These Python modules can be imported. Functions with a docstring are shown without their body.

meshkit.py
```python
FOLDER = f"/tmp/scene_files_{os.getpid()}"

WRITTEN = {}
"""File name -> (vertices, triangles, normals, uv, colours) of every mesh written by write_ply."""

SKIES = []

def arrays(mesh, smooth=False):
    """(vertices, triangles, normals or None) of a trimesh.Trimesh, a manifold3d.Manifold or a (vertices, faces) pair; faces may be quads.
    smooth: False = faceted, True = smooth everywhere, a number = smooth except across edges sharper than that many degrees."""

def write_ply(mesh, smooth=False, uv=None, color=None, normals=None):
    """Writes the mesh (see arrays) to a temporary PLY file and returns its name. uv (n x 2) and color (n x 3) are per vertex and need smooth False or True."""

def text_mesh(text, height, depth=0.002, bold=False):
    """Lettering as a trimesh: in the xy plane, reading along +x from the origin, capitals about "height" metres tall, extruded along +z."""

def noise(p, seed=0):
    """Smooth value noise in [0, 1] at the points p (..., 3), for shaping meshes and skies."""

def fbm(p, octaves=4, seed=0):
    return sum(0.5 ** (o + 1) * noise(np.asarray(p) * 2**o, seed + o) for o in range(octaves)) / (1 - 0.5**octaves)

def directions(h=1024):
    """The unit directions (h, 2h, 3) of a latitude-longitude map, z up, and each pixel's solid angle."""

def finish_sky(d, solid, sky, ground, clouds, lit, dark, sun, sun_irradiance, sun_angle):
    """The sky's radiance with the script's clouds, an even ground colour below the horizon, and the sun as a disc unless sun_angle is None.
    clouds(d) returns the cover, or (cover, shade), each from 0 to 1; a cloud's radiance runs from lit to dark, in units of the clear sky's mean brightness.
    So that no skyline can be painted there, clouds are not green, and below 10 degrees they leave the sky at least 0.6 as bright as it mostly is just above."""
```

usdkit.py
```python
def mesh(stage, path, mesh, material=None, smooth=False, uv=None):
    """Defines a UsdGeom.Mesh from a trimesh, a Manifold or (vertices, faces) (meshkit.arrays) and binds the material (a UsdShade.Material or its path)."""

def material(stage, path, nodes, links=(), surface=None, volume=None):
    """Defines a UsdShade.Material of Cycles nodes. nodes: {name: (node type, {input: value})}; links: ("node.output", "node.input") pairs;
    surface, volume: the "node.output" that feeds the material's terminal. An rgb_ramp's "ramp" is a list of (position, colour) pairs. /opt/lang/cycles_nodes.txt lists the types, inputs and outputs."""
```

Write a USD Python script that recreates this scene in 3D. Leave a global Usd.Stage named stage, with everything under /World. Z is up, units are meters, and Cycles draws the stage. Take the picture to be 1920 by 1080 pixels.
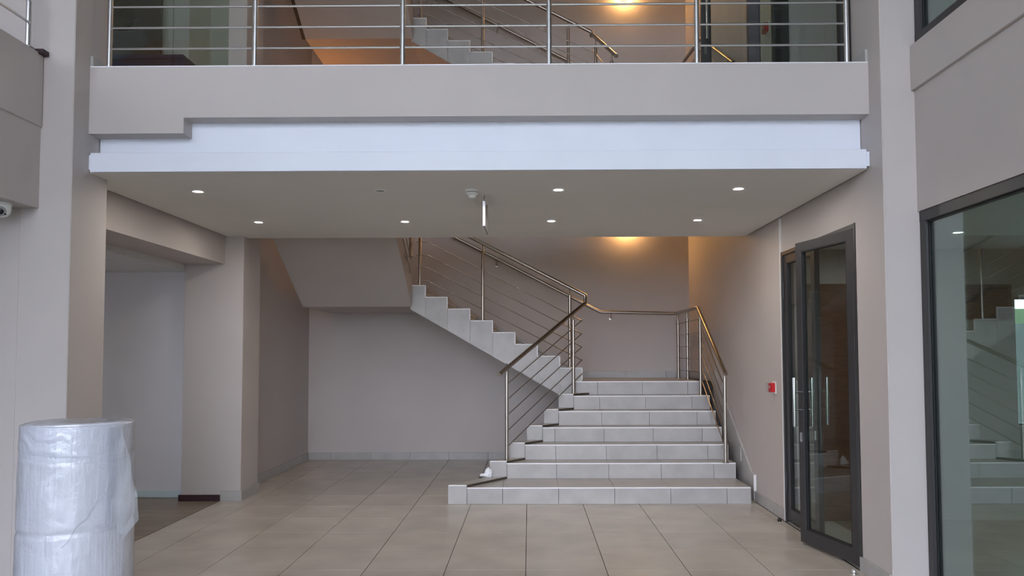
import math, random
import numpy as np, trimesh, manifold3d as m3, usdkit, meshkit
from shapely.geometry import Polygon
from pxr import Usd, UsdGeom, UsdLux, UsdShade, Gf, Sdf

random.seed(7)
stage = Usd.Stage.CreateInMemory()
UsdGeom.SetStageUpAxis(stage, "Z")
UsdGeom.SetStageMetersPerUnit(stage, 1.0)
UsdGeom.Xform.Define(stage, "/World")

# ------------------------------------------------------------------ camera, sky, exposure
F_PX, CX, CY, YAW, PITCH, ROLL, EYE = 1431.449, 980.92, 598.40, 0.0081054, 0.0458693, -0.0027856, 1.60552
fw = np.array([-math.sin(YAW) * math.cos(PITCH), math.cos(YAW) * math.cos(PITCH), math.sin(PITCH)])
rt = np.array([math.cos(YAW), math.sin(YAW), 0.0])
up = np.cross(rt, fw)
rt, up = rt * math.cos(ROLL) + up * math.sin(ROLL), -rt * math.sin(ROLL) + up * math.cos(ROLL)
cam = UsdGeom.Camera.Define(stage, "/World/camera")
cam.CreateHorizontalApertureAttr(36.0)
cam.CreateVerticalApertureAttr(20.25)
cam.CreateFocalLengthAttr(36.0 * F_PX / 1920)
cam.CreateHorizontalApertureOffsetAttr((960 - CX) / 1920 * 36.0)
cam.CreateVerticalApertureOffsetAttr((CY - 540) / 1920 * 36.0)
cam.CreateClippingRangeAttr(Gf.Vec2f(0.05, 1000))
cam.AddTransformOp().Set(Gf.Matrix4d(*rt, 0, *up, 0, *(-fw), 0, 0, 0, EYE, 1))
cam.CreateExposureAttr(1.17)

sky = UsdLux.DomeLight.Define(stage, "/World/sky")
sky.CreateColorAttr(Gf.Vec3f(0.87, 0.94, 1.11))
sky.CreateIntensityAttr(1.0)
DOWNLIGHT_POWER = 260.0        # radiance of the small LED lenses
SCONCE_POWER = 62.0

# ------------------------------------------------------------------ materials
LOOKS = "/World/Looks"
M = {}


def mat(name, nodes, links=(), surface="p.BSDF"):
    M[name] = usdkit.material(stage, f"{LOOKS}/{name}", nodes, links, surface)


def plain(name, color, rough=0.5, metallic=0.0, spec=0.5, **kw):
    mat(name, {"p": ("principled_bsdf", dict(base_color=color, roughness=rough, metallic=metallic, specular_ior_level=spec, **kw))})


def mottled(name, a, b, scale, rough, bump=0.0, bscale=60.0, spec=0.5, detail=4.0, stretch=(1, 1, 1), vary=0.0):
    """base colour runs between a and b with noise in world position; vary: brightness varies from piece to piece."""
    n = {"g": ("geometry", {}), "m": ("mapping", {"scale": stretch}), "n": ("noise_texture", {"scale": scale, "detail": detail}),
         "r": ("rgb_ramp", {"ramp": [(0.3, a), (0.7, b)]}), "p": ("principled_bsdf", {"roughness": rough, "specular_ior_level": spec})}
    l = [("g.position", "m.vector"), ("m.vector", "n.vector"), ("n.fac", "r.fac")]
    if vary:
        n |= {"o": ("object_info", {}), "mr": ("map_range", {"from_min": 0.0, "from_max": 1.0, "to_min": 1 - vary, "to_max": 1 + vary}), "h": ("hsv", {})}
        l += [("o.random", "mr.value"), ("mr.result", "h.value"), ("r.color", "h.color"), ("h.color", "p.base_color")]
    else:
        l += [("r.color", "p.base_color")]
    if bump:
        n |= {"n2": ("noise_texture", {"scale": bscale, "detail": 3.0}), "b": ("bump", {"strength": bump, "distance": 0.01})}
        l += [("g.position", "n2.vector"), ("n2.fac", "b.height"), ("b.normal", "p.normal")]
    mat(name, n, l)


mottled("wall_paint", (0.53, 0.485, 0.465), (0.56, 0.51, 0.49), 1.2, 0.62, bump=0.06, bscale=160, spec=0.25)
mottled("white_paint", (0.78, 0.81, 0.90), (0.81, 0.84, 0.93), 2.0, 0.55, spec=0.3)
mottled("soffit_paint", (0.80, 0.785, 0.76), (0.83, 0.815, 0.79), 1.5, 0.6, spec=0.3)
mottled("pale_wall", (0.74, 0.73, 0.75), (0.77, 0.76, 0.78), 1.5, 0.6, spec=0.3)
mottled("floor_tile", (0.43, 0.385, 0.335), (0.54, 0.49, 0.43), 2.6, 0.27, spec=0.5, vary=0.05)
mottled("stair_tile", (0.405, 0.392, 0.385), (0.485, 0.47, 0.462), 5.0, 0.36, spec=0.45, vary=0.04)
mottled("tread_tile", (0.40, 0.375, 0.345), (0.47, 0.44, 0.41), 4.0, 0.33, spec=0.5, vary=0.03)
mottled("skirting_tile", (0.40, 0.39, 0.38), (0.46, 0.45, 0.44), 5.0, 0.35, vary=0.04)
plain("grout", (0.06, 0.055, 0.05), 0.9, spec=0.1)
plain("screed", (0.35, 0.33, 0.31), 0.9, spec=0.2)
plain("edge_highlight", (0.9, 0.9, 0.93), 0.25, 0.0)  # matte white, paints the bright highlight along rounded tile edges
plain("bronze_and_shadow", (0.10, 0.085, 0.07), 0.4, 0.5)  # border trim bronze, also the painted gap shadow on the upper flight
plain("steel", (0.43, 0.395, 0.35), 0.30, 1.0)
plain("steel_satin", (0.66, 0.65, 0.66), 0.34, 1.0)
plain("chrome", (0.80, 0.82, 0.85), 0.12, 1.0)
plain("frame_dark", (0.036, 0.034, 0.036), 0.42)
plain("gasket", (0.012, 0.012, 0.014), 0.6)
plain("rubber", (0.02, 0.017, 0.016), 0.5)
plain("plastic_white", (0.78, 0.79, 0.78), 0.35)
plain("plastic_grey", (0.30, 0.30, 0.29), 0.45)
plain("lens_black", (0.012, 0.012, 0.022), 0.12)
plain("red_plastic", (0.62, 0.012, 0.02), 0.35)
plain("navy_laminate", (0.016, 0.032, 0.16), 0.45)
plain("dark_laminate", (0.035, 0.037, 0.036), 0.5)
plain("maroon_wood", (0.035, 0.012, 0.017), 0.5)
plain("pale_blue_board", (0.62, 0.74, 0.78), 0.45)
plain("white_metal", (0.80, 0.80, 0.82), 0.4)
plain("paper", (0.86, 0.88, 0.92), 0.8)
plain("card_core", (0.42, 0.33, 0.22), 0.85)
plain("acrylic_sign", (0.17, 0.165, 0.155), 0.3)
mottled("oak_floor", (0.18, 0.14, 0.10), (0.28, 0.225, 0.165), 3.0, 0.36, stretch=(1.0, 14.0, 1.0), vary=0.12)
mottled("brown_veneer", (0.085, 0.033, 0.015), (0.16, 0.065, 0.03), 2.5, 0.45, stretch=(3.0, 3.0, 16.0))
mottled("ceiling_board", (0.60, 0.60, 0.60), (0.64, 0.64, 0.64), 6.0, 0.8, spec=0.2)
mottled("paving", (0.44, 0.43, 0.41), (0.50, 0.49, 0.47), 2.0, 0.7)
plain("dark_render", (0.13, 0.135, 0.13), 0.8)
mottled("grass_ground", (0.045, 0.075, 0.02), (0.085, 0.12, 0.04), 3.0, 0.9, spec=0.1)


def pane(name, tint, f0):
    """Clear sheet with a mirror share that runs from f0 face-on to 1 edge-on, the same from both sides."""
    mat(name, {"t": ("transparent_bsdf", {"color": tint}), "g": ("glossy_bsdf", {"color": (0.95, 0.98, 0.97), "roughness": 0.0}), "w": ("layer_weight", {"blend": 0.5}),
               "q": ("math", {"math_type": "power", "value2": 5.0}), "f": ("math", {"math_type": "multiply_add", "value2": 1 - f0, "value3": f0}), "x": ("mix_closure", {})},
        [("w.facing", "q.value1"), ("q.value", "f.value1"), ("f.value", "x.fac"), ("t.BSDF", "x.closure1"), ("g.BSDF", "x.closure2")], "x.closure")


pane("glass_clear", (0.86, 0.90, 0.88), 0.04)
pane("glass_teal", (0.62, 0.76, 0.73), 0.20)
pane("glass_green", (0.80, 0.86, 0.79), 0.04)
pane("polycarbonate", (0.92, 0.90, 0.90), 0.04)
mat("led_lens", {"e": ("emission", {"color": (1.0, 0.92, 0.82), "strength": DOWNLIGHT_POWER})}, surface="e.emission")
mat("warm_globe", {"e": ("emission", {"color": (1.0, 0.52, 0.17), "strength": SCONCE_POWER})}, surface="e.emission")
mat("amber_globe", {"e": ("emission", {"color": (1.0, 0.40, 0.09), "strength": 90.0})}, surface="e.emission")
# bubble wrap: white translucent film with rows of small bubbles and a film gloss
mat("bubble_wrap", {"g": ("geometry", {}), "v": ("voronoi_texture", {"scale": 85.0, "randomness": 0.15}), "n": ("noise_texture", {"scale": 9.0, "detail": 5.0, "distortion": 0.4}),
                    "mm": ("mapping", {"scale": (30.0, 30.0, 3.0)}), "n3": ("noise_texture", {"scale": 1.0, "detail": 2.0}),
                    "b": ("bump", {"strength": 0.12, "distance": 0.004, "invert": True}), "b2": ("bump", {"strength": 0.3, "distance": 0.03}), "b3": ("bump", {"strength": 0.25, "distance": 0.02}),
                    "p": ("principled_bsdf", {"base_color": (0.80, 0.83, 0.93), "roughness": 0.3, "specular_ior_level": 0.8, "coat_weight": 1.0, "coat_roughness": 0.16}),
                    "tr": ("translucent_bsdf", {"color": (0.82, 0.85, 0.92)}), "x": ("mix_closure", {"fac": 0.25})},
    [("g.position", "v.vector"), ("g.position", "n.vector"), ("g.position", "mm.vector"), ("mm.vector", "n3.vector"), ("v.distance", "b.height"), ("n.fac", "b2.height"), ("n3.fac", "b3.height"),
     ("b3.normal", "b2.normal"), ("b2.normal", "b.normal"), ("b.normal", "p.normal"), ("b2.normal", "p.coat_normal"), ("p.BSDF", "x.closure1"), ("tr.BSDF", "x.closure2")], "x.closure")
mat("bubble_film", {"g": ("geometry", {}), "v": ("voronoi_texture", {"scale": 85.0, "randomness": 0.15}), "b": ("bump", {"strength": 0.6, "distance": 0.006, "invert": True}),
                    "p": ("principled_bsdf", {"base_color": (0.80, 0.82, 0.86), "roughness": 0.2, "specular_ior_level": 0.8}), "t": ("transparent_bsdf", {"color": (0.95, 0.96, 0.97)}), "x": ("mix_closure", {"fac": 0.16})},
    [("g.position", "v.vector"), ("v.distance", "b.height"), ("b.normal", "p.normal"), ("t.BSDF", "x.closure1"), ("p.BSDF", "x.closure2")], "x.closure")

# ------------------------------------------------------------------ helpers
_used = {}


def _path(name, parent):
    base = str(parent.GetPath()) if parent is not None else "/World"
    k = _used.get((base, name), 0)
    _used[(base, name)] = k + 1
    return f"{base}/{name}" + (f"_{k:03d}" if k else "")


def tag(prim, label=None, cat=None, group=None, kind=None):
    for k, v in dict(label=label, category=cat, group=group, kind=kind).items():
        if v:
            prim.SetCustomDataByKey(k, v)
    return prim


def obj(name, mesh, material, parent=None, label=None, cat=None, group=None, kind=None, smooth=False):
    if isinstance(mesh, list):
        mesh = trimesh.util.concatenate(mesh)
    p = usdkit.mesh(stage, _path(name, parent), mesh, M[material], smooth).GetPrim()
    return tag(p, label, cat, group, kind)


def empty(name, label=None, cat=None, group=None, kind=None, loc=None, rotz=0.0):
    x = UsdGeom.Xform.Define(stage, _path(name, None))
    if loc is not None:
        x.AddTranslateOp().Set(Gf.Vec3d(*map(float, loc)))
    if rotz:
        x.AddRotateZOp().Set(float(rotz))
    return tag(x.GetPrim(), label, cat, group, kind)


def dup(src, loc, label, rotz=0.0):
    was = src.GetCustomData()
    x = empty(src.GetName().split("_0")[0], label, was.get("category"), was.get("group"), None, loc, rotz)
    x.GetReferences().AddInternalReference(src.GetPath())
    x.SetInstanceable(True)
    return x


def B(x0, x1, y0, y1, z0, z1, ch=0.0):
    """A box by its bounds, with ch-sized chamfers when ch > 0."""
    x0, x1, y0, y1, z0, z1 = min(x0, x1), max(x0, x1), min(y0, y1), max(y0, y1), min(z0, z1), max(z0, z1)
    if ch <= 0:
        m = trimesh.creation.box((x1 - x0, y1 - y0, z1 - z0))
        m.apply_translation(((x0 + x1) / 2, (y0 + y1) / 2, (z0 + z1) / 2))
        return m
    c = min(ch, (x1 - x0) * 0.4, (y1 - y0) * 0.4, (z1 - z0) * 0.4)
    pts = []
    for sx in (0, 1):
        for sy in (0, 1):
            for sz in (0, 1):
                p = [(x0, x1)[sx], (y0, y1)[sy], (z0, z1)[sz]]
                d = [c if not s else -c for s in (sx, sy, sz)]
                for k in range(3):
                    q = list(p)
                    for j in range(3):
                        if j != k:
                            q[j] += d[j]
                    pts.append(q)
    return trimesh.convex.convex_hull(np.array(pts))


def prism(pts, axis, a, b):
    """Extrudes a 2-D outline along axis from a to b: axis 'z' takes (x, y), 'y' takes (x, z), 'x' takes (y, z)."""
    m = trimesh.creation.extrude_polygon(Polygon(pts), abs(b - a), engine="earcut")
    v = np.array(m.vertices)
    lo = min(a, b)
    if axis == "z":
        o = np.c_[v[:, 0], v[:, 1], v[:, 2] + lo]
    elif axis == "y":
        o = np.c_[v[:, 0], v[:, 2] + lo, v[:, 1]]
    else:
        o = np.c_[v[:, 2] + lo, v[:, 0], v[:, 1]]
    m = trimesh.Trimesh(o, m.faces, process=False)
    if m.volume < 0:
        m.invert()
    return m


def tube(path, r, n=14):
    """A round bar along a polyline, mitred at the bends, with capped ends."""
    P = np.array(path, float)
    T = np.diff(P, axis=0)
    T /= np.linalg.norm(T, axis=1, keepdims=True)
    ref = np.array([0, 0, 1.0]) if abs(T[0][2]) < 0.9 else np.array([1.0, 0, 0])
    u = np.cross(ref, T[0]); u /= np.linalg.norm(u)
    w = np.cross(T[0], u)
    a = np.arange(n) / n * 2 * np.pi
    ring = P[0] + r * (np.cos(a)[:, None] * u + np.sin(a)[:, None] * w)
    rings = [ring]
    for k in range(1, len(P)):
        t = T[k - 1]
        if k < len(P) - 1:
            nrm = T[k - 1] + T[k]
            nrm = nrm / np.linalg.norm(nrm)
        else:
            nrm = t
        s = ((P[k] - ring) @ nrm) / (t @ nrm)
        ring = ring + s[:, None] * t
        rings.append(ring)
    v = np.vstack(rings + [P[:1], P[-1:]])
    f = []
    for k in range(len(P) - 1):
        for i in range(n):
            j = (i + 1) % n
            f += [[k * n + i, k * n + j, (k + 1) * n + j], [k * n + i, (k + 1) * n + j, (k + 1) * n + i]]
    c0, c1, L = len(v) - 2, len(v) - 1, (len(P) - 1) * n
    for i in range(n):
        j = (i + 1) % n
        f += [[c0, j, i], [c1, L + i, L + j]]
    return trimesh.Trimesh(v, f, process=False)


def lathe(profile, n=32, loc=(0, 0, 0)):
    m = trimesh.creation.revolve(np.array(profile, float), sections=n)
    m.apply_translation(loc)
    return m


def cut(box, *holes):
    def man(t):
        return m3.Manifold(m3.Mesh(np.array(t.vertices, np.float32), np.array(t.faces, np.uint32)))
    r = man(box)
    for h in holes:
        r = r - man(h)
    k = r.to_mesh()
    return trimesh.Trimesh(k.vert_properties[:, :3], k.tri_verts, process=False)


S = "structure"
FT = 3.67            # floor to floor
XL, XR = -3.40, 2.46  # hall walls
YB = 11.75           # back wall
JX, JY, TW = -0.0325, 5.766, 0.6   # floor joint grid

# ------------------------------------------------------------------ large structure
# ground outside and in the entrance court
obj("ground", B(-60, 60, -60, 60, -0.30, -0.16), "paving", kind=S, label="grey paved ground outside the building")
obj("lawn", B(-60, 60, -60, -9, -0.16, -0.10), "grass_ground", kind=S, label="green lawn in front of the building")
obj("grass_bank", prism([(16.0, -0.2), (16.0, 2.1), (24, 2.98), (60, 3.2), (60, -0.2)], "x", 2.0, 60), "grass_ground", kind=S, label="green grass bank outside behind the office window")

obj("retaining_wall", B(2.0, 60, 15.7, 16.0, -0.2, 2.2), "dark_render", kind=S, label="grey retaining wall outside behind the office window")

# hall floor: one part per 600 mm tile
floor = empty("floor", kind=S)
obj("screed", [B(-3.42, XR, 5.25, YB, -0.16, -0.006), B(-9, 2.70, -6.5, 5.25, -0.16, -0.006)], "grout", floor)
G = 0.0024
for j in range(-13, 11):
    for i in range(-6, 5):
        x0, x1 = JX + i * TW, JX + (i + 1) * TW
        y0, y1 = JY + j * TW, JY + (j + 1) * TW
        x1 = min(x1, 2.44 if y0 > 4.9 else 2.67)
        x0 = max(x0, -3.415)
        y1 = min(y1, YB - 0.01)
        if x1 - x0 < 0.03 or y1 - y0 < 0.03 or y0 < -2.3:
            continue
        if y0 > 8.9 and x0 > 0.9:      # under the solid stair
            continue
        obj("tile", B(x0 + G, x1 - G, y0 + G, y1 - G, -0.006, 0.0, 0.0012), "floor_tile", floor)

# timber floors of the side rooms
wood = empty("floor_wood", kind=S, label="brown timber board floor of the left side room")
obj("underlay", B(-9, -3.42, 5.70, 8.69, -0.16, -0.008), "screed", wood)
y = 5.72
while y < 8.68:
    obj("plank", B(-9, -3.422, y + 0.0012, min(y + 0.19, 8.688) - 0.0012, -0.008, 0.0), "oak_floor", wood)
    y += 0.19
wood2 = empty("floor_wood", kind=S, label="brown timber board floor of the office behind the right window")
obj("underlay", B(2.70, 8.4, -4, 7.45, -0.16, -0.008), "screed", wood2)
y = 1.0
while y < 7.44:
    obj("plank", B(2.90, 8.4, y + 0.0012, min(y + 0.19, 7.448) - 0.0012, -0.008, 0.0), "oak_floor", wood2)
    y += 0.19

obj("wall_back", B(-3.60, 2.70, YB, YB + 0.2, -0.1, 10.2), "wall_paint", kind=S)
obj("wall_left", B(-3.60, XL, 9.0, YB, -0.1, 10.2), "wall_paint", kind=S)
obj("wall_right", cut(B(XR, 2.68, 5.72, YB, -0.1, 10.2), B(2, 3, 5.6, 7.42, -0.2, 2.59), B(2, 3, 5.6, 7.42, FT, FT + 2.59)), "wall_paint", kind=S)
obj("pier", B(-3.85, -3.19, 8.47, 9.0, -0.1, 10.2, 0.004), "wall_paint", kind=S, label="beige plastered pier at the inner end of the left opening")
obj("column", B(-3.55, -3.19, 5.25, 5.70, -0.1, 10.2, 0.006), "wall_paint", kind=S, label="pale plastered column at the left of the hall, behind the bubble wrap roll")
obj("column", B(2.45, 2.70, 5.25, 5.72, -0.1, 10.2, 0.006), "wall_paint", kind=S, label="pale plastered column at the right of the hall, beside the big window")
obj("wall_front_left", B(-9, -3.545, 5.256, 5.70, -0.1, 2.64), "wall_paint", kind=S)
obj("wall_upper_left", B(-9, -3.43, 5.40, 5.70, 2.64, 10.2), "wall_paint", kind=S)
obj("beam", B(-3.85, -3.40, 5.70, 8.475, 2.62, FT - 0.3), "wall_paint", kind=S, label="plastered beam over the left opening")

# ceiling board over the hall, its white edge and the band behind
obj("ceiling", B(-3.375, 2.436, 5.475, 8.60, 2.93, 3.06), "soffit_paint", kind=S)
fas = empty("fascia", "white two-step plasterboard edge under the balcony beam", "ceiling edge", kind=S)
obj("front_edge", B(-3.175, 2.425, 5.44, 5.475, 2.9305, 3.07, 0.002), "white_paint", fas)
for xa, xb in ((-3.189, -3.176), (2.426, 2.449)):
    obj("end_piece", B(xa, xb, 5.45, 5.474, 2.95, 3.055), "white_paint", fas)
obj("upper_band", B(-3.186, 2.446, 5.58, 5.72, 3.06, 3.36, 0.004), "white_paint", fas)

beam_pts = [(-3.19, 3.21), (-2.50, 3.21), (-2.50, 3.325), (2.45, 3.325), (2.45, 3.70), (-3.19, 3.70)]
bal = obj("balcony_beam", prism(beam_pts, "y", 5.44, 5.72), "wall_paint", kind=S, label="long plastered balcony beam across the hall with a stepped lower left end", cat="beam")
obj("coping", B(-3.188, 2.448, 5.437, 5.72, 3.70, 3.707), "edge_highlight", bal)  # pale strip painting in the sky-lit top edge of the beam
obj("slab", B(-3.40, XR, 5.66, 8.60, 3.06, FT), "screed", kind=S, label="first floor slab behind the balcony beam")

# upper storey shell
obj("ceiling", B(-9, 2.68, 5.44, 8.60, 6.62, 6.9), "soffit_paint", kind=S)
obj("roof", B(-9.2, 8.6, 5.44, 12.0, 10.2, 10.4), "soffit_paint", kind=S, label="flat roof over the stairwell, above the picture")
obj("wall_court_left", B(-9.2, -9, -6.5, 5.256, -0.1, 7.0), "wall_paint", kind=S)  # out of view, added to shut out sky light from the left
obj("roof", B(-9.2, 8.6, -6.5, 5.44, 6.95, 7.15), "soffit_paint", kind=S, label="roof over the entrance court, above the picture")
obj("wall_upper_front", B(-3.19, 2.45, 5.44, 5.64, 6.62, 10.2), "wall_paint", kind=S)

# ---- left side room
obj("wall_room_left", B(-9, -3.85, 8.69, 8.9, -0.1, 6.9), "pale_wall", kind=S)
lc = empty("ceiling_left", kind=S, label="grid ceiling of white boards in the left side room")
obj("backing", B(-9, -3.851, 5.70, 8.69, 2.57, FT - 0.2), "ceiling_board", lc)
for i in range(8):
    for j in range(5):
        x1 = -3.87 - i * 0.6
        obj("board", B(x1 - 0.595, x1, 5.71 + j * 0.6, min(5.71 + j * 0.6 + 0.595, 8.685), 2.558, 2.57), "ceiling_board", lc)
obj("slab_left", B(-9, -3.40, 5.70, 8.69, FT - 0.2, FT), "screed", kind=S)
obj("baseboard_room", B(-9, -3.86, 8.668, 8.69, 0.0, 0.075, 0.004), "pale_blue_board", kind=S)

# ---- left balcony over the entrance court
lb = empty("balcony_left", "plastered balcony with a stepped front over the left wall", "balcony", kind=S)
obj("upstand", B(-3.62, -3.403, -6.4, 5.245, 3.20, 3.715, 0.005), "wall_paint", lb)
obj("lower_front", B(-9, -3.416, -6.4, 5.249, 2.63, 3.20), "wall_paint", lb)
obj("deck", B(-9, -3.62, -6.4, 5.39, 3.20, 3.60), "screed", lb)
obj("timber_block", B(-3.475, -3.368, 5.18, 5.248, 3.70, 3.735, 0.003), "maroon_wood", lb)

# ---- right front wall with the big windows
obj("wall_front_right", cut(B(2.68, 2.90, -6.5, 5.25, -0.1, 10.2), B(2, 3.5, -2.5, 5.30, 0.0, 2.58), B(2, 3.5, -2.5, 5.30, 3.745, 6.5)), "wall_paint", kind=S)
obj("trim_1", B(2.655, 2.681, -6.4, 5.249, 3.425, 3.74, 0.003), "wall_paint", kind=S)


def big_window(name, z0, z1, label):
    w = empty(name, label, "window", kind=S)
    fwid, x0, x1 = 0.075, 2.69, 2.76
    ys = [5.25, 3.35, 1.45, -0.45, -2.4]
    obj("frame", [B(x0, x1, ys[-1], ys[0], z0, z0 + fwid, 0.004), B(x0, x1, ys[-1], ys[0], z1 - fwid, z1, 0.004)], "frame_dark", w)
    for k, yy in enumerate(ys):
        a = yy - (fwid if k == 0 else fwid / 2)
        obj("mullion", B(x0 + 0.002, x1 - 0.002, a, a + fwid, z0 + 0.02, z1 - 0.02, 0.004), "frame_dark", w)
    for k in range(4):
        a, b = ys[k + 1] + 0.03, ys[k] - (0.07 if k == 0 else 0.03)
        obj("pane", B(2.722, 2.728, a, b, z0 + 0.06, z1 - 0.06), "glass_teal", w)
        obj("gasket", [B(2.712, 2.72, a, b, z0 + fwid, z0 + fwid + 0.012), B(2.712, 2.72, a, b, z1 - fwid - 0.012, z1 - fwid),
                       B(2.712, 2.72, b - 0.014, b + 0.002, z0 + fwid, z1 - fwid)], "gasket", w)


big_window("window_1", 0.0, 2.58, "tall dark framed teal window in the right wall at floor level")
big_window("window_2", 3.745, 6.5, "dark framed window high in the right wall, above the plastered band")
# office behind the right wall
obj("wall_office_back", cut(B(2.68, 8.6, 7.45, 7.62, -0.1, 10.2), B(4.72, 6.2, 7, 8, 0.9, 2.15)), "wall_paint", kind=S)
obj("wall_office_side", B(8.4, 8.6, -4, 7.45, -0.1, 10.2), "wall_paint", kind=S)
obj("ceiling_office", B(2.70, 8.4, -4, 7.45, 2.62, FT), "soffit_paint", kind=S)
obj("ceiling_office_upper", B(2.68, 8.4, -4, 7.45, 6.62, 6.9), "soffit_paint", kind=S)
obj("wall_office_front", B(2.68, 8.6, -4.2, -4.0, -0.1, 10.2), "pale_wall", kind=S)
w3 = empty("window_3", "small window at the back of the office seen through the right window", "window", kind=S)
obj("frame", cut(B(4.70, 6.22, 7.50, 7.56, 0.88, 2.17), B(4.74, 6.18, 7, 8, 0.92, 2.13)), "frame_dark", w3)
obj("pane", B(4.73, 6.19, 7.526, 7.532, 0.91, 2.14), "glass_clear", w3)

# ---- skirtings and trims
bb = empty("baseboard_back", kind=S, label="grey tile skirting along the back wall under the stairs")
for i in range(-6, 3):
    a, b = max(JX + i * TW, XL + 0.02), JX + (i + 1) * TW
    if b > a:
        obj("skirting_tile", B(a + 0.002, b - 0.002, YB - 0.016, YB, 0.0, 0.108, 0.002), "skirting_tile", bb)
bl = empty("baseboard_left", kind=S, label="grey tile skirting along the left wall beside the stairs")
for j in range(5):
    a, b = 9.02 + j * 0.6, min(9.02 + (j + 1) * 0.6, YB - 0.02)
    obj("skirting_tile", B(XL, XL + 0.016, a + 0.002, b - 0.002, 0.0, 0.108, 0.002), "skirting_tile", bl)
bp_ = empty("baseboard_pier", kind=S, label="grey tile skirting around the right corner of the left pier")
obj("skirting_tile", B(-3.412, -3.174, 8.454, 8.47, 0.0, 0.112, 0.002), "skirting_tile", bp_)
obj("skirting_tile", B(-3.19, -3.174, 8.472, 9.01, 0.0, 0.112, 0.002), "skirting_tile", bp_)
obj("baseboard_maroon", B(-3.872, -3.414, 8.448, 8.47, 0.0, 0.068, 0.003), "maroon_wood", kind=S, label="dark maroon skirting board at the foot of the left pier")
br = empty("baseboard_right", kind=S, label="grey tile skirting along the right wall between stairs and door")
for a, b in ((7.46, 8.06), (8.06, 8.42)):
    obj("skirting_tile", B(2.444, XR, a + 0.002, b - 0.002, 0.0, 0.11, 0.002), "skirting_tile", br)
obj("skirting_tile", B(2.434, 2.45, 5.27, 5.735, 0.0, 0.105, 0.002), "skirting_tile", br)
bu = empty("baseboard_balcony", kind=S, label="grey tile skirting on the columns at both ends of the balcony")
obj("skirting_tile", B(-3.19, -3.172, 5.445, 5.72, 3.707, 3.785), "skirting_tile", bu)
obj("skirting_tile", B(2.432, 2.45, 5.445, 5.74, 3.707, 3.80), "skirting_tile", bu)
obj("trim_2", B(2.447, XR, 7.425, 7.452, 0.0, 2.925), "white_metal", kind=S, label="slim white metal edge strip beside the glass door")

# ------------------------------------------------------------------ staircase (built twice: ground floor and first floor)
R1, Y1 = 0.17735, [8.26, 8.841, 9.120, 9.399, 9.678, 9.957, 10.236]
LX = [-0.873, -0.456, -0.239, -0.030, 0.185, 0.381, 0.600]
RX = [-0.678, -0.266, -0.059, 0.156, 0.363, 0.568, 0.790]
RE = [2.365, 2.362, 2.35, 2.348, 2.344, 2.338, 2.30]
XE = [0.706, 0.409, 0.110, -0.190, -0.491, -0.795, -1.100, -1.395]
LZ = 7 * R1
R2 = 0.1592
TZ = LZ + 8 * R2
R3 = (FT - TZ) / 7
YF = 10.236
SX0, SX1 = -3.05, -1.58
JR = 0.308


def under2(x):
    return 2.236 - 0.577 * (x + 1.64)


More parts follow.
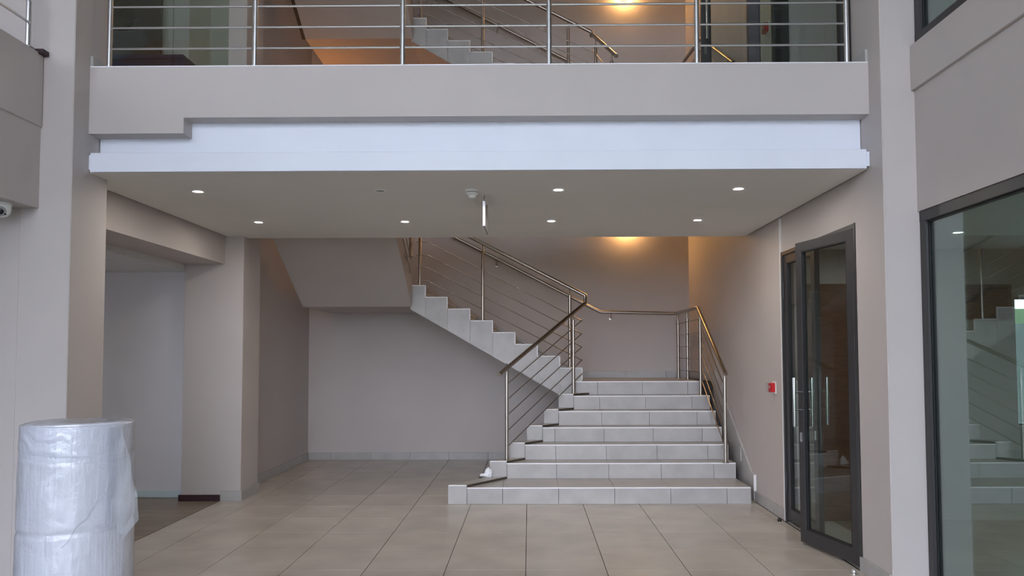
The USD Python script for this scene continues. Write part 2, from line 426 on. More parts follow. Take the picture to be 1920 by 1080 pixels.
def staircase(z0, label, detail, LX, RX):
    st = empty("staircase", label, "staircase", loc=(0, 0, z0))
    T = 0.012
    # flight 1 core
    core = []
    for i in range(7):
        y1 = Y1[i + 1] if i < 6 else YB - 0.001
        zl, zt = i * R1 if i else 0.0, (i + 1) * R1 - T
        if i < 6:
            core.append(prism([(LX[i] + .004, Y1[i] + T), (RE[i] - .004, Y1[i] + T), (RE[i] - .004, y1 + T), (LX[i + 1] + .004, y1 + T)], "z", max(0, i * R1 - T) * (1 if i else 0) + (0.0005 if not i else 0), zt))
            if i:
                core.append(B(max(0.62, LX[i] + .004), RE[i] - .01, Y1[i] + T + .002, YF + .1, 0.001, i * R1 - T))
                if detail:
                    core.append(prism([(LX[i] + .006, Y1[i] + T), (0.7, Y1[i] + T), (0.7, YF)], "z", 0.001, i * R1 - T))
        else:
            core.append(B(0.605, 2.44, YF + T, YB - .001, 0.001, zt))
    f1 = obj("flight", core, "grout", st)
    for i in range(7):
        # risers
        zb, zt = i * R1, (i + 1) * R1
        a = RX[i] + 0.002 if i < 6 else 0.616
        xs = [a] + [x for x in (JR + TW * k for k in range(-1, 5)) if a + 0.05 < x < RE[i] - 0.05] + [RE[i]]
        for p, q in zip(xs[:-1], xs[1:]):
            obj("riser_tile", B(p + .0022, q - (.0022 if q < RE[i] else 0), Y1[i], Y1[i] + T, zb + .0015, zt - .012), "stair_tile", f1)
        y1 = Y1[i + 1] if i < 6 else YB - 0.018
        obj("end_tile", B(RE[i] - .006, RE[i] - .0005, Y1[i] + T, y1 + (T if i < 6 else 0), .001, zt - T), "stair_tile", f1)
        if detail or i == 6:
            for p, q in zip(xs[:-1], xs[1:]):
                if i < 6 and p < RX[i + 1]:
                    q2 = max(q, p)
                    sh = [(p + .0015, Y1[i] + .004), (q - .0015, Y1[i] + .004), (q - .0015, y1 - .001)]
                    t = (p - RX[i]) / max(1e-6, RX[i + 1] - RX[i])
                    if q > RX[i + 1]:
                        sh += [(RX[i + 1] + .002, y1 - .001)] + ([(p + .0015, Y1[i] + .004 + t * (y1 - Y1[i]))] if t > 0.05 else [])
                    else:
                        t2 = (q - RX[i]) / (RX[i + 1] - RX[i])
                        sh = [(p + .002, Y1[i] + .004), (q - .0015, Y1[i] + .004), (q - .0015, Y1[i] + t2 * (y1 - Y1[i]) - .002)]
                        if t > 0.05:
                            sh += [(p + .002, Y1[i] + t * (y1 - Y1[i]))]
                    obj("tread_tile", prism(sh, "z", zt - T, zt), "tread_tile", f1)
                else:
                    obj("tread_tile", B(p + .0015, q - .0015, Y1[i] + .004, y1 - .001, zt - T, zt, 0.001), "tread_tile", f1)
        obj("nosing", B(a, RE[i], Y1[i] - .003, Y1[i] + .009, zt - .0125, zt + .001, 0.003), "edge_highlight", f1)
        # raised border on the open side
        if i < 6:
            up_ = 0.026
            obj("border_riser", B(LX[i], RX[i], Y1[i] - .001, Y1[i] + T, zb + (.022 if i else .001), zt + up_ - .010, 0.001), "stair_tile", f1)
            obj("border_tread", prism([(LX[i] + .001, Y1[i] + .008), (RX[i], Y1[i] + .008), (RX[i + 1], y1), (LX[i + 1] + .001, y1)], "z", zt - .001, zt + up_), "tread_tile", f1)
            obj("border_edge", B(LX[i], RX[i] - .001, Y1[i] - .004, Y1[i] + .008, zt + up_ - .011, zt + up_ + .001, 0.003), "edge_highlight", f1)
            obj("border_trim", prism([(RX[i], Y1[i] + .006), (RX[i] + .006, Y1[i] + .006), (RX[i + 1] + .006, y1 - .002), (RX[i + 1], y1 - .002)], "z", zt - .001, zt + up_ - .001), "bronze_and_shadow", f1)
            # open (left) side cheek
            obj("border_side", prism([(LX[i] - .006, Y1[i] + .01), (LX[i] + .004, Y1[i] + .01), (LX[i + 1] + .004, y1), (LX[i + 1] - .006, y1)], "z", 0.001, zt + up_ - .002), "stair_tile", f1)
    # flight 2: stepped slab along the back wall
    prof = [(0.615, LZ - .02), (0.615, LZ)]
    for k in range(8):
        zk = LZ + (k + 1) * R2 - T
        prof += [(XE[k] - T, zk - R2 if k else LZ), (XE[k] - T, zk)]
    prof += [(-1.60, TZ - T), (-1.60, under2(-1.60)), (0.615, under2(0.615))]
    f2 = obj("flight", prism(prof, "y", YF + T, YB - .001), "wall_paint", st)
    for k in range(8):
        xa = XE[k]
        xb = XE[k + 1] if k < 7 else SX1
        zt = LZ + (k + 1) * R2
        bot_a, bot_b = under2(xa), under2(xb)
        sh = [(xa - .002, bot_a + .003), (xa - .002, zt + .018), (xb + .002, zt + .018), (xb + .002, bot_b + .003)]
        if k == 0:
            sh = [(0.613, under2(0.613) + .003), (0.613, LZ + .002), (xa - .002, LZ + .002)] + sh[1:]
        obj("stringer_tile", prism(sh, "y", YF, YF + T), "stair_tile", f2)
        obj("border_tread", B(xb, xa, YF + .002, YF + .20, zt - .002, zt + .0215), "tread_tile", f2)
        obj("border_edge", [B(xb, xa + .002, YF - .004, YF + .008, zt + .013, zt + .024, 0.002),
                            B(xa - .009, xa + .003, YF - .004, YF + .008, zt - R2 + .022, zt + .024, 0.002)], "edge_highlight", f2)
        obj("riser_tile", B(xa - T, xa, YF + .014, YB - .018, zt - R2, zt - .001), "stair_tile", f2)
        obj("tread_tile", B(xb - .002, xa - .001, YF + .014, YB - .018, zt - T, zt), "tread_tile", f2)
    # upper landing
    ld = obj("landing", B(SX0, -1.60, YF + .001, YB - .001, 2.25, TZ - T), "wall_paint", st)
    obj("tread_tile", B(SX0, XE[7] - .01, YF + .014, YB - .018, TZ - T, TZ), "tread_tile", ld)
    # flight 3 towards the balcony
    pr = [(YF + .001, TZ - T)]
    y = YF
    for k in range(7):
        pr += [(y, TZ + k * R3 - (T if not k else 0)), (y, TZ + (k + 1) * R3)]
        y -= 0.28
    pr += [(8.60, FT), (8.60, 3.235), (YF + .001, 2.25)]
    f3 = obj("flight", prism(pr, "x", SX0, SX1), "wall_paint", st)
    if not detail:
        obj("edge_trim", prism([(YF, 2.245), (8.62, 3.23), (8.62, 3.29), (YF, 2.305)], "x", SX0 - .045, SX0 - .0005), "bronze_and_shadow", f3)  # dark strip painting in a shadow gap along the left soffit edge
    ys = YF
    for k in range(6):
        zk = TZ + (k + 1) * R3
        obj("border_tread", B(SX1 - .18, SX1 + .004, ys - .28, ys, zk - .003, zk + .022), "tread_tile", f3)
        ys -= 0.28
    # skirting tiles on the back wall: landing, flight 2, upper landing
    xs = [2.27, 2.087, 1.485, 0.890, 0.72]
    for p, q in zip(xs[1:], xs[:-1]):
        obj("skirting_tile", B(p + .0015, q - .0015, YB - .016, YB, LZ, LZ + .10, .0015), "skirting_tile", f1)
    for k in range(8):
        xa, xb = XE[k] + 0.02, XE[k] - 0.28
        za, zb = LZ + k * R2 + .145, LZ + (k + 1) * R2 + .145
        obj("skirting_tile", prism([(xa, za - .15), (xa, za), (xb + .003, zb), (xb + .003, zb - .15)], "y", YB - .017, YB - .0005), "skirting_tile", f2)
    obj("skirting_tile", B(SX0, XE[7] - .28, YB - .016, YB, TZ, TZ + .10), "skirting_tile", ld)
    # sloped skirting on the right wall
    sk = [(8.40, 0.0), (8.40, 0.285), (8.50, 0.30), (10.15, LZ + .15), (10.236, LZ + .12), (YB - .02, LZ + .10), (YB - .02, LZ), (10.236, LZ)]
    sk += [(8.9, 0.1), (8.8, 0.0)]
    obj("skirting_tile", prism(sk, "x", 2.435, XR - .0005), "skirting_tile", f1)
    obj("end_trim", B(2.432, XR - .0005, 8.385, 8.40, 0.115, 0.29), "white_metal", f1)
    obj("end_trim", B(2.432, XR - .0005, 8.885, 8.90, 0.37, 0.53), "white_metal", f1)
    return st


staircase(0.0, "wide grey tiled staircase turning left up the back of the hall", True, LX, RX)
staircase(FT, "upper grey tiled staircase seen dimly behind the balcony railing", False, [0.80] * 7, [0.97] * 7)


def post(parent, x, y, zb, ztop, zrail, r=0.021, m="steel"):
    p = obj("post", tube([(x, y, zb), (x, y, ztop)], r, 16), m, parent, smooth=40)
    if zrail > ztop:
        obj("pin", tube([(x, y, ztop - .005), (x, y, zrail)], 0.008, 8), m, p, smooth=40)
    obj("flange", lathe([(0, 0), (.042, 0), (.042, .005), (.036, .009), (0, .009)], 20, (x, y, zb)), m, p, smooth=30)


def balustrades(z0, where):
    # left: flight 1, flight 2, level, flight 3
    b = empty("balustrade", f"brushed steel balustrade on the open left side of the {where} stairs", "railing", loc=(0, 0, z0))
    sl1 = 0.592
    lower = z0 < 1
    rail = [(-0.345, 8.715, 1.375), (0.715, 10.205, 2.262), (0.752, 10.262, 2.285), (0.752, 10.262, 2.394)] if lower else [(1.02, 8.74, 1.40), (0.885, 10.205, 2.262), (0.862, 10.262, 2.285), (0.862, 10.262, 2.335)]
    e0, e1, e2 = rail[0], (np.array(rail[1]) - rail[0]) / np.linalg.norm(np.array(rail[1]) - rail[0]), rail[-1][0]
    rail += [(-1.42, 10.285, 3.515), (-1.53, 10.24, 3.535), (-1.53, 8.60, 3.535 + 0.965)]
    obj("handrail", tube(rail, 0.024, 16), "steel", b, smooth=40)
    obj("end_cap", lathe([(0, -.004), (.0255, -.004), (.0255, .004), (0, .004)], 18, (0, 0, 0)).apply_transform(
        trimesh.geometry.align_vectors([0, 0, 1], e1)).apply_translation(e0), "chrome", b, smooth=30)
    q1, q2 = ((-0.267, 8.95), (0.577, 10.05)) if lower else ((0.99, 8.95), (0.90, 10.05))
    post(b, *q1, 2 * R1 + .022, 1.42, 1.50)
    post(b, *q2, 6 * R1 + .022, 2.06, 2.16)
    for x, zb in ((0.545, LZ + R2 + .022), (-0.628, LZ + 5 * R2 + .022), (-1.48, TZ + .022)):
        zr = 2.394 + (0.752 - x) * 0.5161
        post(b, x, 10.285, zb, zr - .10, zr)
    post(b, -1.53, 9.80, TZ + 2 * R3 + .02, 3.70, 3.79)
    post(b, -1.53, 8.75, FT + .02, 4.30, 4.40)
    for k, zv in enumerate((2.054, 1.878, 1.702, 1.524, 1.345)):
        z1 = (1.25, 1.07, 0.888, 0.706, 0.523)[k]
        p1 = (*q1, z1)
        xv = 0.702 if lower else 0.88
        obj("rod", tube([p1, (xv, 10.215, zv)], 0.0065, 8), "steel", b, smooth=40)
        zt = zv + 0.5161 * (0.702 + 1.385)
        obj("rod", tube([(xv, 10.262, zv), (-1.385, 10.285, zt), (-1.53, 10.285, zt)], 0.0065, 8), "steel", b, smooth=40)
        obj("rod", tube([(-1.53, 9.80, zt + .237), (-1.53, 8.70, zt + .06 + 0.826)], 0.0065, 8), "steel", b, smooth=40)
    # right: wall rail along the back wall, level piece over the landing, flight 1
    r = empty("balustrade", f"steel balustrade right of the {where} stairs, running into the wall rail", "railing", loc=(0, 0, z0))
    dx = 0.0 if lower else 0.09
    rail = [(-1.75, 11.68, 3.72), (1.084, 11.68, 2.25), (2.215, 11.68, 2.222), (2.235, 11.66, 2.222), (2.252 + dx, 10.21, 2.219), (2.25 + dx, 8.785 - 2 * dx, 1.372 - 1.2 * dx)]
    obj("handrail", tube(rail, 0.024, 16), "steel", r, smooth=40)
    for x, zr in ((-1.45, 3.565), (-0.50, 3.073), (1.25, 2.246)):
        br_ = obj("bracket", tube([(x, 11.68, zr - .02), (x, 11.68, zr - .085), (x, 11.745, zr - .10)], 0.008, 8), "steel", r, smooth=40)
        obj("rose", lathe([(0, 0), (.022, 0), (.022, .006), (0, .009)], 18).apply_transform(trimesh.transformations.rotation_matrix(np.pi / 2, [1, 0, 0])).apply_translation((x, 11.7485, zr - .10)), "steel", br_, smooth=30)
    post(r, 2.25 + dx, 8.85, 2 * R1, 1.33, 1.40)
    post(r, 2.25 + dx, 10.085, 6 * R1, 2.05, 2.14)
    post(r, 2.262, 10.96, LZ, 2.11, 2.21)
    post(r, 2.262, 11.64, LZ, 2.11, 2.21)
    for k, zv in enumerate((2.064, 1.888, 1.712, 1.536, 1.362)):
        obj("rod", tube([(2.262, 11.66, zv), (2.256 + dx, 10.21, zv), (2.25 + dx, 8.85, zv - 0.847)], 0.0065, 8), "steel", r, smooth=40)


balustrades(0.0, "lower")
balustrades(FT, "upper")

# ------------------------------------------------------------------ balcony railings
br1 = empty("balcony_railing", "steel balcony railing with six posts and thin level rods across the first floor", "railing")
PX = [-3.129, -2.039, -0.936, 0.154, 1.25, 2.358]
for x in PX:
    post(br1, x, 5.58, 3.708, 4.60, 4.68, 0.0185, "steel_satin")
obj("handrail", tube([(-3.18, 5.58, 4.70), (2.44, 5.58, 4.70)], 0.024, 16), "steel", br1, smooth=40)
for a, c in zip(PX[:-1], PX[1:]):
    for k in range(5):
        zz = 3.886 + 0.1585 * k
        obj("rod", tube([(a + .02, 5.567, zz), (c - .02, 5.567, zz)], 0.0085, 8), "steel_satin", br1, smooth=40)
br2 = empty("balcony_railing", "steel railing on the left balcony, cut off by the picture's edge", "railing")
for yy in (5.12, 4.0, 2.9, 1.8):
    post(br2, -3.435, yy, 3.715, 4.60, 4.68, 0.0185, "steel_satin")
obj("handrail", tube([(-3.435, 5.2, 4.70), (-3.435, 1.5, 4.70)], 0.024, 16), "steel", br2, smooth=40)
for k in range(5):
    zz = 3.886 + 0.1585 * k
    obj("rod", tube([(-3.422, 5.12, zz), (-3.422, 1.6, zz)], 0.0085, 8), "steel_satin", br2, smooth=40)

# ------------------------------------------------------------------ glass doors
def leaf(parent, hinge, ang, z0, z1, w=0.79, far=False):
    """A dark framed glass leaf. ang: direction from hinge to free edge, in degrees in the xy plane; handles near the free edge."""
    th, st_, tp, bt = 0.046, 0.085, 0.078, 0.115
    c, s = math.cos(math.radians(ang)), math.sin(math.radians(ang))
    A = np.array([[c, -s, 0, hinge[0]], [s, c, 0, hinge[1]], [0, 0, 1, 0], [0, 0, 0, 1]])

    def put(m):
        m = trimesh.util.concatenate(m) if isinstance(m, list) else m
        return m.apply_transform(A)
    h = th / 2
    fr = obj("leaf", put([B(0, st_, -h, h, z0, z1, .003), B(w - st_, w, -h, h, z0, z1, .003), B(st_ - .002, w - st_ + .002, -h + .001, h - .001, z1 - tp, z1 - .001), B(st_ - .002, w - st_ + .002, -h + .001, h - .001, z0 + .001, z0 + bt)]), "frame_dark", parent)
    obj("pane", put(B(st_ - .01, w - st_ + .01, -.003, .003, z0 + bt - .01, z1 - tp + .01)), "glass_clear", fr)
    g = .010
    obj("gasket", put([B(st_, st_ + g, -h + .004, h - .004, z0 + bt, z1 - tp), B(w - st_ - g, w - st_, -h + .004, h - .004, z0 + bt, z1 - tp), B(st_, w - st_, -h + .004, h - .004, z0 + bt, z0 + bt + g), B(st_, w - st_, -h + .004, h - .004, z1 - tp - g, z1 - tp)]), "gasket", fr)
    for sd in (-1, 1):
        xh, yh = w - st_ / 2, sd * (h + .06)
        zb = z0 + 0.97
        hd = obj("handle", put(tube([(xh, yh, zb), (xh, yh, zb + .41)], 0.014, 14)), "chrome", fr, smooth=40)
        obj("standoff", put([tube([(xh, sd * h, zb + .14), (xh, yh, zb + .14)], .008, 10), tube([(xh, sd * h, zb + .29), (xh, yh, zb + .29)], .008, 10)]), "chrome", hd, smooth=40)
    obj("lock", put([B(w - .052, w - .03, -h - .006, h + .006, z0 + .84, z0 + .92, .002)]), "chrome", fr)
    for zz in (z0 + .28, z1 - .42):
        obj("hinge", put(tube([(-.004, -h - .006, zz), (-.004, -h - .006, zz + .16)], .012, 10)), "frame_dark", fr, smooth=40)
    return fr


def door(name, z0, label, near_ang, far_ang):
    d = empty(name, label, "door", kind=S)
    obj("jamb", [B(XR - .012, XR + .10, 5.725, 5.762, z0, z0 + 2.588, .002), B(XR - .012, XR + .10, 7.385, 7.418, z0, z0 + 2.588, .002), B(XR - .010, XR + .098, 5.726, 7.417, z0 + 2.55, z0 + 2.587, .002)], "frame_dark", d)
    obj("sill", B(XR - .005, XR + .2, 5.76, 7.385, z0, z0 + .004), "skirting_tile", d)
    leaf(d, (2.475, 5.785), near_ang, z0 + .02, z0 + 2.55)
    leaf(d, (2.485, 7.38), far_ang, z0 + .02, z0 + 2.55)


door("door_1", 0.0, "dark framed double glass door in the right wall, near leaf ajar", 90 + 12.0, -90)
door("door_2", FT, "dark framed double glass door upstairs with both leaves open into the landing", 180, 180)
obj("floor_strip", B(XR + .0, 2.9, 5.4, 7.45, -0.16, -0.001), "skirting_tile", kind=S, label="grey threshold under the glass door")

# office wall pieces seen through the glass
wp = empty("wooden_door", "brown wood veneer panel door in the office, seen through the glass door", "door")
obj("door_leaf", B(2.70, 3.62, 7.42, 7.448, 0.002, 2.28, .003), "brown_veneer", wp)
pl = empty("wall_plate", "brushed metal plate with a dark reader on the brown wood panel", "card reader", loc=(3.215, 7.419, 1.97))
obj("plate", B(-.085, .085, -.006, 0, -.075, .075, .002), "steel", pl)
obj("reader", B(-.045, .065, -.035, -.006, -.02, .02, .005), "lens_black", pl)
obj("slot", B(-.045, .065, -.012, -.006, -.045, -.035), "gasket", pl)
vt = empty("air_grille", "dark slatted air grille on the office back wall behind the right window", "vent", loc=(4.46, 7.45, 2.10))
obj("backing", B(-.20, .20, -.008, 0, -.15, .15), "gasket", vt)
obj("frame", cut(B(-.22, .22, -.022, -.002, -.17, .17), B(-.195, .195, -.05, .05, -.145, .145)), "dark_laminate", vt)
for k in range(9):
    obj("slat", B(-.195, .195, -.018, -.006, -.138 + k * .031, -.128 + k * .031), "dark_laminate", vt)

# ------------------------------------------------------------------ first floor left: glass partition, counter, dark door
gp = empty("glass_partition", "green tinted frameless glass partition upstairs at the left of the landing", "glass wall", kind=S)
for a, c in ((5.72, 7.145), (7.15, 8.465)):
    obj("pane", B(-3.405, -3.395, a, c, FT, 6.62), "glass_green", gp)
cn = empty("counter", "dark navy counter upstairs behind the glass partition", "counter", loc=(-3.46, 7.5, FT))
obj("body", B(-1.7, 0, .02, 1.1, 0, .91), "navy_laminate", cn)
obj("worktop", B(-1.7, .0, 0, 1.12, .91, .95, .004), "navy_laminate", cn)
dd = empty("dark_door", "dark grey door upstairs in the room behind the glass partition", "door", loc=(-4.47, 8.69, FT))
obj("door_leaf", B(-.45, .21, -.03, -.001, .002, 2.4, .003), "dark_laminate", dd)
obj("door_handle", tube([(.13, -.032, 1.02), (.13, -.075, 1.02), (.02, -.075, 1.02)], .009, 10), "chrome", dd, smooth=40)
obj("wall_room_end", cut(B(-9.2, -9, 5.4, 8.9, -0.1, 6.9), B(-10, -8, 6.2, 8.2, 0.6, 1.8), B(-10, -8, 6.0, 8.4, FT + .9, FT + 2.4)), "pale_wall", kind=S)

# ------------------------------------------------------------------ ceiling fittings
dl = {}
ring = lathe([(.030, .0), (.046, .0), (.048, -.004), (.044, -.007), (.033, -.005), (.030, .0)], 28)
lens = lathe([(0, -.0045), (.033, -.0045), (.033, -.0015), (0, -.0015)], 24)


def downlight(x, y, z, label, lit=True, src=None):
    if src is not None:
        return dup(src, (x, y, z), label)
    o = empty("downlight", label, "ceiling light", "small round downlights in the hall ceiling", loc=(x, y, z))
    obj("rim", ring.copy(), "white_metal", o, smooth=30)
    obj("lens", lens.copy(), "led_lens" if lit else "plastic_grey", o, smooth=30)
    return o


first = downlight(-2.675, 6.095, 2.93, "lit downlight nearest the left column, front row")
downlight(0.237, 6.095, 2.93, "lit downlight in the front row, right of the hanging sign", src=first)
downlight(1.68, 6.085, 2.93, "lit downlight nearest the right column, front row", src=first)
downlight(-2.695, 7.535, 2.93, "lit downlight at the left end of the back row", src=first)
downlight(-1.235, 7.535, 2.93, "lit downlight second from the left in the back row", src=first)
downlight(0.222, 7.535, 2.93, "lit downlight third from the left in the back row", src=first)
downlight(1.668, 7.52, 2.93, "lit downlight at the right end of the back row, above the stairs", src=first)
o = downlight(-1.20, 6.10, 2.93, "unlit dark downlight in the front row, left of the smoke detector", lit=False)
tag(o, group="unlit downlight")
o.ClearCustomDataByKey("group")
# lights of the first floor landing and the office, out of the picture's top but lighting the rooms
for x, which in ((-2.2, "left-hand"), (-0.4, "middle"), (1.4, "right-hand")):
    downlight(x, 6.9, 6.62, f"{which} lit downlight in the first floor landing ceiling", src=first)
downlight(3.6, 6.4, 2.62, "lit downlight in the office ceiling behind the right window", src=first)

sm = empty("smoke_detector", "white round smoke detector on the hall ceiling beside the hanging sign", "smoke detector", loc=(-0.459, 6.10, 2.93))
obj("base", lathe([(0, 0), (.055, 0), (.055, -.012), (.048, -.018), (0, -.018)], 28), "plastic_white", sm, smooth=30)
obj("gap_ring", lathe([(0, -.017), (.043, -.017), (.043, -.026), (0, -.026)], 24), "plastic_grey", sm, smooth=30)
obj("head", lathe([(0, -.025), (.048, -.025), (.047, -.036), (.032, -.045), (.029, -.062), (.022, -.068), (0, -.068)], 28), "plastic_white", sm, smooth=30)

es = empty("hanging_sign", "thin grey sign panel hanging edge-on from the hall ceiling", "sign", loc=(-0.375, 6.52, 2.93))
obj("panel", B(-.003, .009, -.22, .24, -.26, -.055, .002), "acrylic_sign", es)
obj("edge_lamp", B(-.012, .012, -.236, -.22, -.262, -.05, .003), "steel_satin", es)
for yy in (-.20, .20):
    obj("rod", tube([(0.002, yy, 0), (0.002, yy, -.06)], .004, 8), "steel", es, smooth=40)


def sconce(x, z, label):
    s = empty("wall_lamp", label, "wall lamp", loc=(x, YB, z))
    obj("back_plate", lathe([(0, 0), (.10, 0), (.10, .015), (0, .018)], 28).apply_transform(trimesh.transformations.rotation_matrix(np.pi / 2, [1, 0, 0])), "white_metal", s, smooth=30)
    g = trimesh.creation.icosphere(3, 0.085)
    g.apply_scale((1.0, 0.7, 1.0)); g.apply_translation((0, -.065, 0))
    obj("globe", g, "warm_globe", s, smooth=True)


sconce(1.50, 3.60, "warm round wall lamp on the back wall just above the lower stairs")
sconce(1.50, 3.565 + FT, "warm round wall lamp on the back wall above the upper stairs")
ul = empty("wall_lamp", "warm round wall lamp under the upper stairs", "wall lamp", loc=(XL, 11.05, FT + 1.15))
obj("back_plate", B(0, .015, -.09, .09, -.09, .09, .004), "white_metal", ul)
g = trimesh.creation.icosphere(3, 0.05); g.apply_translation((.06, 0, 0))
obj("globe", g, "amber_globe", ul, smooth=True)

# ------------------------------------------------------------------ small wall and floor things
def call_point(z, label):
    c = empty("call_point", label, "fire alarm", loc=(XR, 7.70, z))
    obj("back_plate", B(-.012, 0, -.055, .055, -.062, .062, .003), "plastic_white", c)
    obj("body", B(-.052, -.010, -.046, .046, -.046, .046, .004), "red_plastic", c)
    obj("cover", B(-.078, -.052, -.046, .046, -.046, .046, .004), "polycarbonate", c)
    obj("element", B(-.054, -.0515, -.014, .014, -.006, .016), "plastic_white", c)


call_point(1.265, "small red fire alarm box on the right wall beside the glass door")
call_point(1.265 + FT, "small red fire alarm box upstairs between the open door leaves")

cc = empty("dome_camera", "white dome camera under the left balcony at the picture's left edge", "camera", loc=(-3.545, 5.06, 2.63))
obj("base", lathe([(0, 0), (.062, 0), (.062, -.016), (.058, -.022), (0, -.022)], 32), "plastic_white", cc, smooth=30)
obj("shell", lathe([(0, -.018), (.058, -.02), (.059, -.045), (.053, -.068), (.038, -.088), (.018, -.097), (0, -.099)], 36), "plastic_white", cc, smooth=30)
d = np.array([0.45, -0.80, -0.40]); d /= np.linalg.norm(d)
al = trimesh.geometry.align_vectors([0, 0, 1], d)
c0 = np.array([0, 0, -.042])
obj("eye_ring", lathe([(.020, .050), (.034, .047), (.034, .052), (.020, .056), (.020, .050)], 28).apply_transform(al).apply_translation(c0), "plastic_grey", cc, smooth=30)
obj("eye", lathe([(0, .02), (.020, .02), (.020, .057), (.012, .062), (0, .063)], 24).apply_transform(al).apply_translation(c0), "lens_black", cc, smooth=30)
sd = np.cross(d, [0, 0, 1]); sd /= np.linalg.norm(sd)
obj("sensor", trimesh.creation.icosphere(2, .006).apply_translation(c0 + d * .053 - sd * .028 + np.array([0, 0, -.018])), "lens_black", cc, smooth=True)

for (x, y, m, lab) in ((2.385, 7.40, "rubber", "small dark domed door stop on the floor at the far end of the glass door"), (2.36, 5.665, "chrome", "small chrome domed door stop on the floor under the near door leaf")):
    t = empty("door_stop", lab, "door stop", loc=(x, y, 0))
    obj("base", lathe([(0, 0), (.022, 0), (.022, .004), (0, .006)], 24), "chrome", t, smooth=30)
    obj("dome", lathe([(0, .004), (.018, .004), (.020, .016), (.015, .030), (.006, .037), (0, .038)], 24), m, t, smooth=True)

# crumpled scrap of white paper on the second step's corner and a dark plug beside it
rng = np.random.default_rng(3)
g = trimesh.creation.icosphere(3, 1.0)
v = np.array(g.vertices)
v *= (1 + 0.35 * (meshkit.noise(v * 2.2 + 5, 3) - .5) + 0.18 * (meshkit.noise(v * 6 + 1, 9) - .5))[:, None]
v = v * [.042, .034, .058]
g1 = trimesh.Trimesh(v, g.faces)
v2 = np.array(trimesh.creation.icosphere(3, 1.0).vertices)
v2 = v2 * (1 + .3 * (meshkit.noise(v2 * 3, 4) - .5))[:, None] * [.045, .03, .02] + [-.05, 0, -.022]
g2 = trimesh.Trimesh(v2, g.faces)
scr = empty("paper_scrap", "crumpled white paper scrap lying on the left corner of the lowest step", "paper", loc=(-0.475, 8.79, R1 + .022 + .050))
obj("crumple", g1, "paper", scr)
obj("fold", g2, "paper", scr)
pg = empty("plug", "tiny dark plug lying at the lowest step beside the paper scrap", "plug", loc=(-0.565, 8.76, R1 + .022))
obj("body", B(-.018, .012, -.01, .01, 0, .012, .003), "rubber", pg)
obj("prong", tube([(.012, 0, .006), (.026, 0, .006)], .003, 8), "rubber", pg, smooth=40)

# ------------------------------------------------------------------ roll of bubble wrap
RO, H = 0.308, 1.205
na, nz = 160, 90
rolx = empty("bubble_wrap_roll", "tall standing roll of white bubble wrap in front of the left column", "bubble wrap", loc=(-2.715, 4.60, 0))
A, Zz = np.meshgrid(np.arange(na) / na * 2 * np.pi, np.linspace(0, 1, nz))
cx, cy = np.cos(A), np.sin(A)
q = np.stack([cx * 2.2, cy * 2.2, Zz * 5], -1)
rad = RO + 0.010 * (meshkit.fbm(q * 1.3, 3, 2) - .5)
rad -= 0.010 * np.exp(-((Zz - .845 - .01 * np.sin(A * 2)) / .010) ** 2) + 0.008 * np.exp(-((Zz - .50 - .012 * np.sin(A + 1)) / .010) ** 2)   # tape-tight rings
front = np.exp(-(((A - 4.55 + np.pi) % (2 * np.pi) - np.pi) / .7) ** 2)
ridge = np.sin((Zz * H * 75) + 5 * (cx) + 9 * meshkit.noise(q * 1.7, 5))
rad += 0.005 * ridge * front * np.exp(-((Zz - .925) / .06) ** 2)       # pulled wrinkles below the rim
rad += 0.0022 * np.sin(A * 70) * (0.4 + 0.6 * meshkit.noise(q, 8)) * (Zz < .9)
rad[-1] -= 0.008; rad[-2] -= 0.004
rad *= 1 + 0.035 * (0.5 - Zz)
X = rad * cx
Yy = rad * cy
Z3 = Zz * H + 0.008 * np.sin(A + 2.2) * (Zz > .99)
V = np.stack([X, Yy, Z3], -1).reshape(-1, 3)
Fc = []
for i in range(nz - 1):
    for j in range(na):
        k = (j + 1) % na
        a0, b0, c0_, d0 = i * na + j, i * na + k, (i + 1) * na + k, (i + 1) * na + j
        Fc += [[a0, b0, c0_], [a0, c0_, d0]]
obj("outer_wrap", trimesh.Trimesh(V, Fc, process=False), "bubble_wrap", rolx, smooth=True)
# coiled end: concentric turns with a hollow core
tops = []
for k, (ra, rb) in enumerate(((.29, .302), (.27, .286), (.25, .266), (.228, .246), (.205, .224), (.18, .201), (.155, .176), (.13, .151), (.105, .126), (.08, .101))):
    tops.append(lathe([(ra, 1.0), (ra, H - .006 - .003 * (k % 3)), ((ra + rb) / 2, H - .002 - .003 * (k % 3)), (rb, H - .006 - .003 * (k % 3)), (rb, 1.0)], 64))
obj("coiled_end", tops, "bubble_wrap", rolx, smooth=40)
obj("card_core", lathe([(.066, 0.0), (.066, H - .03), (.075, H - .03), (.075, 0.0)], 40), "card_core", rolx, smooth=40)
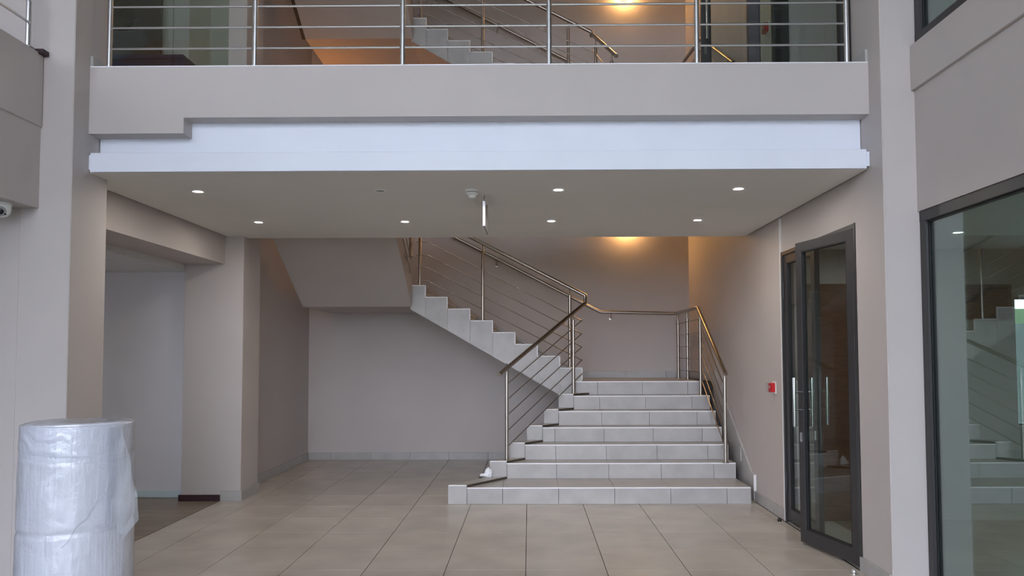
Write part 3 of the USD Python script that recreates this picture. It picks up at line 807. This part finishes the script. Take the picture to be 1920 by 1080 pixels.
# crumpled film folded over the top
rr = np.linspace(0.0, 1.0, 16)
tv, tf = [], []
for i, r_ in enumerate(rr):
    for j in range(72):
        a0 = j / 72 * 2 * np.pi
        px, py = math.cos(a0) * r_ * (RO * .982 - .004), math.sin(a0) * r_ * (RO * .982 - .004)
        zz = H + .004 + .016 * float(meshkit.fbm(np.array([px * 9 + 3, py * 9 + 7, 1.0]), 3, 4)) * (1 - r_ ** 8) - .014 * r_ ** 14
        tv.append([px, py, zz])
for i in range(15):
    for j in range(72):
        k = (j + 1) % 72
        tf += [[i * 72 + j, (i + 1) * 72 + j, (i + 1) * 72 + k], [i * 72 + j, (i + 1) * 72 + k, i * 72 + k]]
obj("top_film", trimesh.Trimesh(np.array(tv), tf, process=False), "bubble_wrap", rolx, smooth=True)
# loose end of the sheet hanging off the right side
nu, nv = 26, 34
fl = []
for iv in range(nv):
    t = iv / (nv - 1)
    z = 1.185 - t * 0.60
    wdt = 0.004 + 0.125 * math.sin(min(1.0, t * 1.05) * math.pi * 0.62) ** 1.2 * (1 if t < .82 else 1 - (t - .82) / .18 * .75)
    for iu in range(nu):
        s = iu / (nu - 1)
        a0 = -0.55 + s * 0.45
        base = np.array([RO * 1.012 * math.cos(a0), RO * 1.012 * math.sin(a0)])
        out = np.array([1.0, -0.25])
        wob = 0.014 * math.sin(s * 9 + t * 11) + 0.010 * math.sin(t * 23 + s * 4)
        e = max(0, s - .45) / .55
        p = base * (1 - e) + (np.array([RO * 1.0 * math.cos(-.28), RO * math.sin(-.28)])) * e + out * wdt * e + np.array([0.2, -1]) * wob * (0.25 + e)
        fl.append([p[0], p[1], z - 0.05 * e * t + .012 * math.sin(s * 17) * t])
Ff = []
for i in range(nv - 1):
    for j in range(nu - 1):
        a0 = i * nu + j
        Ff += [[a0, a0 + 1, a0 + nu + 1], [a0, a0 + nu + 1, a0 + nu]]
fm = trimesh.Trimesh(np.array(fl), Ff, process=False)
fm2 = fm.copy(); fm2.vertices = fm2.vertices + fm.vertex_normals * 0.003; fm2.invert()
obj("loose_flap", [fm, fm2], "bubble_film", rolx, smooth=True)
# diagonal free edge of the last turn, running down across the front
edge = []
for t in np.linspace(0, 1, 40):
    a0 = -0.32 - t * 0.95
    rr = RO * (1.018 + .006 * math.sin(t * 31))
    edge.append((rr * math.cos(a0), rr * math.sin(a0), 0.93 - 0.40 * t + .01 * math.sin(t * 19)))
obj("sheet_edge", tube(edge, .0032, 7), "bubble_film", rolx, smooth=True)
